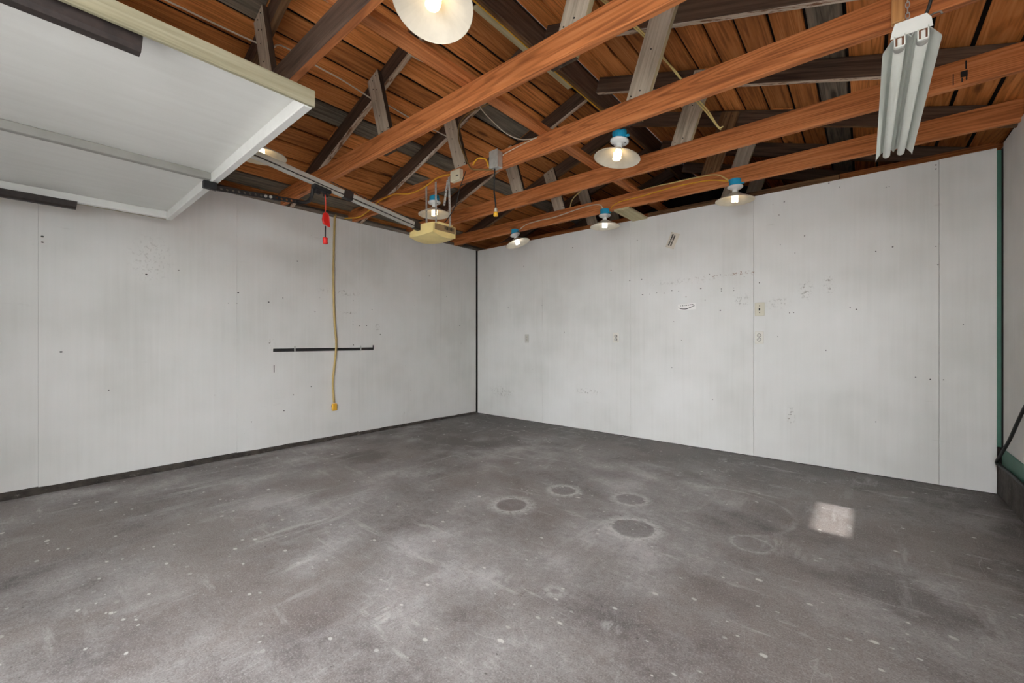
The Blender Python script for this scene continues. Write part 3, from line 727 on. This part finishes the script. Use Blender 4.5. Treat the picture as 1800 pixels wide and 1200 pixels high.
# ================================================================== fluorescent fixture
fx = thing('fluorescent_fixture', 'white two-tube fluorescent shop light hanging at the right', 'light fixture', (4.58, -1.746, 2.15))
FY0, FY1, FXC, FZ = -2.352, -1.138, 4.58, 2.15
prof = [(-.0785, -.002), (-.0770, .006), (-.0735, .012), (-.054, .040), (-.040, .050), (-.010, .050), (0, .034), (.010, .050), (.040, .050), (.054, .040), (.0735, .012), (.0770, .006), (.0785, -.002)]
bm = bmesh.new()
for y in (FY0, FY1): pass
lo = [[bm.verts.new((FXC+x, y, FZ+z)) for x, z in prof] for y in (FY0, FY1)]
hi = [[bm.verts.new((FXC+x*.985, y, FZ+z+.0018)) for x, z in prof] for y in (FY0, FY1)]
for k in range(len(prof)-1):
    bm.faces.new((lo[0][k], lo[0][k+1], lo[1][k+1], lo[1][k])); bm.faces.new((hi[0][k], hi[1][k], hi[1][k+1], hi[0][k+1]))
    for e in (0, 1): bm.faces.new((lo[e][k], lo[e][k+1], hi[e][k+1], hi[e][k]))
for k in (0, len(prof)-1): bm.faces.new((lo[0][k], hi[0][k], hi[1][k], lo[1][k]))
link('reflector', bm_mesh('reflector', bm), 'fixture', fx, Matrix.Identity(4))
box('housing', (FXC-.044, FY0+.002, FZ+.0525), (FXC+.044, FY1-.002, FZ+.095), 'fixture', fx, .004)
for s in (-1, 1):
    tx = FXC+s*.031; tz = FZ+.024
    bm = bmesh.new(); bm_tube(bm, [Vector((tx, FY0+.035, tz)), Vector((tx, FY1+.0, tz)), Vector((tx, FY1+.008, tz))], [.0165, .0165, .012], 14)
    tb = link('tube', bm_mesh('tube', bm, True), 'tube', fx, Matrix.Identity(4))
    bm = bmesh.new(); bm_tube(bm, [Vector((tx, FY0+.012, tz)), Vector((tx, FY0+.016, tz)), Vector((tx, FY0+.038, tz))], [.012, .0172, .0172], 14)
    link('end_cap', bm_mesh('end_cap', bm, True), 'steel', tb, Matrix.Identity(4))
    bm = bmesh.new()
    for q in (-1, 1): bm_box(bm, (tx+q*.0135-.002, FY0-.004, tz-.012), (tx+q*.0135+.002, FY0+.010, FZ+.056), .0008)
    bm_box(bm, (tx-.006, FY0-.004, tz-.010), (tx+.006, FY0+.010, tz+.018), .002); bm_box(bm, (tx-.0135, FY0-.004, tz-.016), (tx+.0135, FY0+.010, tz-.010), .002)
    link('socket', bm_mesh('socket', bm), 'fixture', fx, Matrix.Identity(4))
    box('contact', (tx-.0118, FY0+.001, tz-.009), (tx+.0118, FY0+.007, FZ+.048), 'copper', fx, .001)
prism('end_plate', [(FXC-.056, FZ+.046), (FXC+.056, FZ+.046), (FXC+.052, FZ+.078), (FXC+.040, FZ+.098), (FXC-.044, FZ+.098), (FXC-.052, FZ+.072)], FY0-.004, FY0-.0005, 'fixture', fx)
def chain(x, y, z0, z1):
    bm = bmesh.new(); z = z0; k = 0
    while z < z1:
        c = Vector((x, y, z+.011)); d = Vector((1, 0, 0)) if k % 2 else Vector((0, 1, 0))
        bm_tube(bm, [c+d*.006*math.cos(a)+Vector((0, 0, .014*math.sin(a))) for a in [2*math.pi*i/10 for i in range(11)]], .0018, 5, False)
        z += .022; k += 1
    link('chain', bm_mesh('chain', bm), 'steel', fx, Matrix.Identity(4))
chain(4.585, -2.10, FZ+.093, 2.60); chain(4.585, -1.30, FZ+.093, 2.44)
tube('power_cord', [(4.60, -2.30, FZ+.085), (4.625, -2.34, FZ+.12), (4.64, -2.38, FZ+.20), (4.655, -2.45, FZ+.33), (4.67, -2.62, 2.60)], .0055, 'darkcable', fx)
tube('cord_stub', [(4.615, -2.31, FZ+.095), (4.635, -2.32, FZ+.105), (4.655, -2.33, FZ+.10), (4.66, -2.335, FZ+.088)], .003, 'greyplate', fx)

# ================================================================== boxes and cables on the joists
y4 = jb(4)
mb = thing('metal_junction_box', 'grey metal junction box on the joist with a drop cord', 'junction box', (2.24, y4-.03, 2.49))
box('box_body', (2.205, y4-.065, 2.432), (2.285, y4-.001, 2.562), 'steel', mb, .004)
box('box_cover', (2.199, y4-.068, 2.428), (2.291, y4-.063, 2.566), 'steel', mb, .002)
for zz in (2.528, 2.468):
    bm = bmesh.new(); bm_tube(bm, [Vector((2.207, y4-.034, zz)), Vector((2.180, y4-.034, zz)), Vector((2.165, y4-.036, zz))], [.018, .018, .010], 10)
    link('plug', bm_mesh('plug', bm, True), 'darkcable' if zz > 2.5 else 'connector', mb, Matrix.Identity(4))
dc = thing('drop_cord', 'black drop cord hanging from the metal box with a yellow connector', 'cord', (2.235, y4-.04, 2.43))
tube('cord', [(2.235, y4-.04, 2.432), (2.232, y4-.04, 2.34), (2.228, y4-.04, 2.26), (2.242, y4-.04, 2.17), (2.246, y4-.04, 2.115)], .006, 'darkcable', dc)
bm = bmesh.new(); bm_lathe(bm, [(.006, .03), (.013, .024), (.016, -.004), (.004, -.004)], 12, close=True)
link('connector_neck', bm_mesh('connector_neck', bm, True), 'clear', dc, Matrix.Translation((2.246, y4-.04, 2.092)))
bm = bmesh.new(); bm_lathe(bm, [(.004, 0), (.018, -.002), (.018, -.032), (.012, -.036), (.004, -.036)], 12, close=True)
link('connector', bm_mesh('connector', bm, True), 'connector', dc, Matrix.Translation((2.246, y4-.04, 2.09)))
cb = thing('cream_junction_box', 'square cream plastic box on the joist above the opener', 'junction box', (1.77, y4-.02, 2.49))
box('box_body', (1.715, y4-.045, 2.452), (1.835, y4-.001, 2.545), 'cream', cb, .004)
bm = bmesh.new()
for (dx, dz, w_) in ((0, 0, .008), (.012, .002, .006), (.022, 0, .007)): bm_box(bm, (1.790+dx, y4-.0462, 2.482+dz), (1.790+dx+w_, y4-.0448, 2.492+dz))
link('label_mark', bm_mesh('label_mark', bm), 'ink', cb, Matrix.Identity(4))
yc = y4-.012
tag(tube('extension_cord', [(.02, -2.10, 2.448), (.16, yc-.01, 2.452), (.317, yc, 2.478), (.45, yc, 2.515), (.572, yc, 2.549), (.71, yc, 2.556), (.849, yc, 2.557), (.97, yc, 2.53), (1.086, yc, 2.506), (1.2, yc, 2.502), (1.306, yc, 2.511), (1.40, yc, 2.53), (1.495, yc, 2.551), (1.60, yc, 2.549), (1.71, yc, 2.535)], .0065, 'ycord'), 'yellow cord run along the joist from the wall to the cream box', 'cord')
wc = thing('hanging_cord', 'tan yellow cord hanging down the left wall to a yellow connector', 'cord', (.01, -2.22, .36))
tube('cord', [(-.01, -2.19, 2.47), (.008, -2.205, 2.445), (.011, -2.212, 2.386), (.011, -2.225, 1.82), (.012, -2.214, 1.324), (.022, -2.199, 1.074), (.020, -2.203, .95), (.012, -2.212, .824), (.011, -2.231, .638), (.011, -2.219, .405)], .0115, 'tancord', wc)
box('connector', (.002, -2.243, .318), (.036, -2.193, .395), 'connector', wc, .006)
tag(tube('white_cable', [(1.55, -4.2, 2.93), (1.55, -3.48, 2.943), (1.556, -3.344, 3.0), (1.56, -3.096, 2.978), (1.56, -2.94, 2.972), (1.550, -2.72, 2.950), (1.550, -2.66, 2.944), (1.56, -2.56, 2.953), (1.56, -2.336, 2.937), (1.550, -1.95, 2.940), (1.550, -1.88, 2.942)], .005, 'whitecable'), 'white cable strung below the left rafters', 'cable')
tag(tube('white_wire', [(2.1, -3.35, 3.02), (2.3, -3.006, 2.904), (2.3, -2.883, 2.856), (2.3, -2.774, 2.862), (2.32, -2.6, 2.885), (2.33, -2.42, 2.88), (2.3, -2.257, 2.788), (2.3, -2.10, 2.735), (2.36, -2.03, 2.665), (2.46, -2.0, 2.605), (2.56, -1.998, 2.575), (2.62, -1.998, 2.568)], .0035, 'whitecable'), 'thin white wire drooping near the big lamp to the joist', 'wire')
tag(tube('white_wire', [(2.62, y4-.003, 2.570), (2.45, y4-.003, 2.556), (2.30, y4-.003, 2.54), (2.295, y4-.006, 2.53)], .003, 'whitecable'), 'thin white wire stapled along the joist to the metal box', 'wire')
tag(tube('brown_cable', [(2.20, -1.935, 3.035), (1.985, -1.935, 3.045), (1.875, -1.94, 3.045), (1.783, -1.945, 3.02), (1.745, -1.962, 2.96), (1.765, -1.985, 2.83), (1.83, -2.0, 2.70), (1.905, -2.01, 2.575), (1.95, y4-.02, 2.515), (2.02, y4-.03, 2.486), (2.09, y4-.020, 2.470), (2.16, y4-.014, 2.450), (2.200, y4-.014, 2.446)], .006, 'browncable'), 'brown cable running down the tie board to the metal box', 'cable')
tag(tube('yellow_loop', [(2.165, y4-.036, 2.468), (2.14, y4-.045, 2.53), (2.07, y4-.05, 2.557), (2.02, y4-.045, 2.547), (1.992, y4-.04, 2.524)], .0065, 'ycord'), 'short yellow cord looping out of the metal box', 'cord')
y6 = jb(6)-.006
tag(tube('lamp_cable', [(1.205, y6-.004, 2.452), (1.24, y6, 2.475), (1.32, y6, 2.50), (1.50, y6, 2.51), (1.72, y6, 2.508), (1.95, y6, 2.53), (2.15, y6, 2.545), (2.30, y6, 2.53), (2.345, y6-.004, 2.455)], .0055, 'whitecable'), 'pale cable linking the corner lamp to the middle lamp', 'cable')
tag(tube('lamp_cable', [(2.43, y6-.004, 2.455), (2.46, y6, 2.49), (2.56, y6, 2.513), (2.75, y6, 2.516), (3.0, y6, 2.530), (3.2, y6, 2.53), (3.4, y6, 2.515), (3.56, y6-.004, 2.465)], .0055, 'ycord'), 'lower yellow cable linking the middle lamp to the right lamp', 'cable')
tag(tube('lamp_cable', [(2.72, y6+.048, 2.592), (2.9, y6+.02, 2.588), (3.05, y6, 2.575), (3.25, y6, 2.572), (3.45, y6, 2.552), (3.565, y6-.004, 2.462)], .0055, 'paleyellow'), 'upper yellow cable curving up from the right lamp over the joist', 'cable')
dg_ = thing('dangling_cable', 'two-strand yellow cable dangling between the right tie boards', 'cable', (3.66, -1.24, 2.58))
for s in (0, .014):
    tube('strand', [(3.20+s, -2.3, 3.16), (3.36+s, -1.90, 3.04), (3.44, -1.75, 2.93+s), (3.50-s*.5, -1.62, 2.86), (3.555+s, -1.45, 2.75), (3.60+s, -1.32, 2.69), (3.655+s*.3, -1.24, 2.60), (3.675+s, -1.235, 2.578+s)], .005, 'paleyellow', dg_)
tag(tube('ridge_cable', [(2.58, -2.75, 3.215), (2.578, -2.0, 3.214), (2.58, -1.4, 3.212), (2.585, -.9, 3.214)], .0045, 'ycord'), 'yellow cable stapled under the ridge board', 'cable')
tag(tube('conduit', [(1.92, -.44, 2.58), (1.90, -.40, 2.62), (1.92, -.395, 2.68), (2.0, -.392, 2.74), (2.3, -.392, 2.90), (2.55, -.392, 3.04)], .006, 'paleyellow'), 'pale cable following the left rafter nearest the back wall', 'cable')
cr = tube('hose', [(5.176, -1.9, 1.25), (5.176, -1.2, 1.02), (5.172, -.717, .75), (5.165, -.54, .61), (5.158, -.369, .455), (5.15, -.20, .325), (5.146, -.115, .262), (5.148, -.10, .235), (5.16, -.16, .226), (5.165, -.35, .2275), (5.165, -.72, .2285), (5.168, -2.2, .2285)], .0095, 'darkcable')
tag(cr, 'black hose draped down the right wall onto the curb', 'hose')

# ================================================================== things on the walls
bt_ = thing('wall_rail', 'thin black metal rail fixed on the left wall behind the cord', 'rail', (0, -2.28, .99))
box('rail_bar', (.0015, -2.832, .972), (.012, -1.735, 1.004), 'black', bt_, .002)
for yy in (-2.63, -1.90):
    bm = bmesh.new(); bm_box(bm, (.0, yy-.006, .966), (.015, yy+.006, 1.012), .002); bm_box(bm, (.001, yy-.003, 1.010), (.006, yy+.010, 1.028), .001)
    link('clip', bm_mesh('clip', bm), 'steel', bt_, Matrix.Identity(4))
box('end_hook', (.001, -1.742, .985), (.016, -1.735, 1.03), 'black', bt_, .001)
def outlet(label, x, z, mat='outlet'):
    t = thing('wall_outlet', label, 'outlet', (x, 0, z), 'wall outlets on the back wall')
    bm = bmesh.new(); bm_box(bm, (x-.036, -.007, z-.058), (x+.036, -.0016, z+.058), .003)
    link('cover_plate', bm_mesh('cover_plate', bm), mat, t, Matrix.Identity(4))
    for s in (-1, 1):
        zc = z+s*.0195
        bm = bmesh.new(); bmesh.ops.create_cone(bm, cap_ends=True, segments=16, radius1=.0170, radius2=.0165, depth=.005, matrix=Matrix.Translation((x, -.009, zc)) @ Matrix.Rotation(math.pi/2, 4, 'X'))
        r = link('receptacle', bm_mesh('receptacle', bm), 'slot' if mat == 'outlet' else 'almond', t, Matrix.Identity(4))
        bm = bmesh.new(); bmesh.ops.create_cone(bm, cap_ends=True, segments=16, radius1=.0135, radius2=.013, depth=.003, matrix=Matrix.Translation((x, -.0125, zc)) @ Matrix.Rotation(math.pi/2, 4, 'X'))
        link('face', bm_mesh('face', bm), mat, r, Matrix.Identity(4))
        bm = bmesh.new()
        for q in (-1, 1): bm_box(bm, (x+q*.006-.0016, -.0152, zc-.002), (x+q*.006+.0016, -.0135, zc+.008))
        bm_box(bm, (x-.002, -.0152, zc-.010), (x+.002, -.0135, zc-.006))
        link('slot', bm_mesh('slot', bm), 'slot', r, Matrix.Identity(4))
outlet('white double outlet directly below the almond switch plate', 3.704, 1.112)
outlet('white double outlet in the middle of the back wall', 2.263, 1.117)
k_ = NT('painted_plate'); M['paintedplate'] = k_.out(k_.mix(k_.noise(k_.obj(), 20), S(186, 184, 178), S(206, 203, 196)), .6)
outlet('painted over double outlet near the back left corner', .958, 1.113, 'paintedplate')
sw = thing('switch_plate', 'almond switch plate above the right outlet', 'switch', (3.708, 0, 1.374))
bm = bmesh.new(); bm_box(bm, (3.668, -.007, 1.313), (3.748, -.0016, 1.436), .003); link('cover_plate', bm_mesh('cover_plate', bm), 'almond', sw, Matrix.Identity(4))
bm = bmesh.new(); bm_box(bm, (3.702, -.018, 1.362), (3.712, -.0065, 1.384), .002); link('toggle', bm_mesh('toggle', bm), 'slot', sw, Matrix.Identity(4))
for zz in (1.406, 1.342):
    bm = bmesh.new(); bmesh.ops.create_cone(bm, cap_ends=True, segments=8, radius1=.0045, radius2=.004, depth=.002, matrix=Matrix.Translation((3.707, -.0078, zz)) @ Matrix.Rotation(math.pi/2, 4, 'X'))
    link('screw', bm_mesh('screw', bm), 'slot', sw, Matrix.Identity(4))
# tilted printed plate
pp = thing('warning_plate', 'small tilted white plate with bold black print on the back wall', 'sign', (2.908, 0, 2.138))
ang = math.radians(66)
Rp = Matrix.Translation((2.908, -.003, 2.137)) @ Matrix.Rotation(-ang, 4, 'Y')
bm = bmesh.new(); bm_box(bm, (-.082, -.0012, -.047), (.082, .0012, .047), .001); link('plate', bm_mesh('plate', bm), 'plate', pp, Rp)
bm = bmesh.new()
for zz, words in ((.020, ((-.060, -.014), (-.004, .064))), (-.004, ((-.056, -.008), (.002, .058)))):
    for a, b in words:
        x = a
        while x < b-.004:
            wd = random.uniform(.005, .009); hh = .0075
            bm_box(bm, (x, -.0022, zz-hh), (min(b, x+wd), -.0011, zz+hh)); x += wd+.0014
link('print', bm_mesh('print', bm), 'ink', pp, Rp)
bm = bmesh.new()
for sx_ in (-1, 1):
    for sz in (-1, 1): bmesh.ops.create_cone(bm, cap_ends=True, segments=6, radius1=.003, radius2=.003, depth=.002, matrix=Matrix.Translation((sx_*.074, -.0015, sz*.040)) @ Matrix.Rotation(math.pi/2, 4, 'X'))
link('nail_heads', bm_mesh('nail_heads', bm), 'slot', pp, Rp)['kind'] = 'stuff'
# sticker with a curved arrow
st = thing('sticker', 'white strip sticker with a black curved line on the back wall', 'sticker', (3.052, 0, 1.432))
Rs = Matrix.Translation((3.052, -.0026, 1.432)) @ Matrix.Rotation(-.02, 4, 'Y')
bm = bmesh.new(); bm_box(bm, (-.088, -.0005, -.031), (.088, .0005, .031)); link('paper', bm_mesh('paper', bm), 'sticker', st, Rs)
bm = bmesh.new(); prev = None
for i in range(25):
    u = i/24; x = -.082+.160*u; z = -.012-.010*math.sin(math.pi*min(1, u*1.1)) + .026*max(0, u-.45)**1.3*1.6 + .010*max(0, .1-u)*10*.8
    hw = .0026+.0012*math.sin(math.pi*u)
    cur = [bm.verts.new((x, -.0012, z-hw)), bm.verts.new((x, -.0012, z+hw)), bm.verts.new((x, -.0004, z+hw)), bm.verts.new((x, -.0004, z-hw))]
    if prev:
        for k in range(4): bm.faces.new((prev[k], prev[(k+1) % 4], cur[(k+1) % 4], cur[k]))
    prev = cur
for a, wd in ((-.066, .008), (-.046, .012), (-.026, .006), (-.012, .016), (.012, .014), (.030, .020), (.054, .008), (.066, .006)):
    bm_box(bm, (a, -.0012, .013+a*.05), (a+wd, -.0004, .020+a*.05))
link('print', bm_mesh('print', bm), 'ink', st, Rs)
# small dark nail holes and chips in the wall paint
def marks(parent, pts, plane):
    bm = bmesh.new()
    for (a, z) in pts:
        r = random.uniform(.0035, .0065); sx_ = random.uniform(.7, 1.6)
        loc = (.0014, a, z) if plane == 'X' else (a, -.0014, z)
        rot = Matrix.Rotation(math.pi/2, 4, 'Y' if plane == 'X' else 'X')
        bmesh.ops.create_cone(bm, cap_ends=True, segments=7, radius1=r, radius2=r*.7, depth=.0022, matrix=Matrix.Translation(loc) @ Matrix.Diagonal((1, sx_ if plane == 'X' else 1, 1, 1)) @ Matrix.Diagonal((1 if plane == 'X' else sx_, 1, 1, 1)) @ rot)
    o = link('nail_holes', bm_mesh('nail_holes', bm), 'slot', parent, Matrix.Identity(4)); o['kind'] = 'stuff'
marks(wl, LEFT_MARKS := [(-4.34, 1.82), (-4.34, 1.78), (-3.57, 1.68), (-3.78, 1.62), (-3.13, 1.53), (-3.14, 1.43), (-2.87, 1.46), (-2.74, 1.51), (-1.985, 1.54), (-2.42, 1.39), (-1.99, 1.30), (-1.99, 1.265), (-1.91, 1.255), (-1.82, 1.26), (-1.64, 1.16), (-1.74, .99), (-1.985, 1.035), (-2.46, .60), (-2.64, .53), (-2.73, .38), (-2.24, .37), (-3.02, .31), (-1.75, 1.45), (-2.6, 1.9), (-.6, 1.7), (-.35, 1.3), (-1.2, .45), (-.9, 1.95), (-4.0, .7), (-4.25, 1.0)], 'X')
BACK_MARKS = [(.62, 1.55), (1.21, 1.55), (1.56, 1.19), (2.43, 1.76), (2.57, 1.76), (2.58, 1.59), (2.66, 1.59), (2.74, 1.60), (2.82, 1.59), (2.9, 1.61), (2.97, 1.60), (3.045, 1.535), (3.23, 1.49), (3.19, 1.61), (3.38, 1.59), (3.38, 1.57), (3.49, 1.59), (3.49, 1.565), (3.37, 1.73), (3.58, 1.69), (3.27, 1.745), (2.92, 1.285), (3.0, 1.085), (3.37, 1.38), (3.705, 1.62), (3.87, 1.95), (3.98, 1.86), (1.68, 2.24), (2.52, 2.20), (4.22, 2.42), (4.29, 2.37), (4.62, 1.82), (4.52, 1.80), (4.86, 1.79), (3.94, 1.33), (3.97, 1.33), (4.40, 1.34), (4.36, 1.355), (3.85, 1.12), (4.75, .80), (4.83, .79), (4.90, .79), (4.52, .43), (3.86, 2.22), (3.90, 2.33), (4.86, 2.40), (4.86, 2.37), (4.87, 1.65), (5.0, 1.2), (4.2, 1.0), (4.05, 2.0), (4.6, 2.3), (2.2, 1.9), (.9, 2.1), (2.9, .8), (3.3, .5)]
marks(wb, BACK_MARKS, 'Y')
bm = bmesh.new(); bm_box(bm, (.0003, -2.826, .77), (.0016, -2.818, .84)); link('scratch', bm_mesh('scratch', bm), 'slot', wl, Matrix.Identity(4))
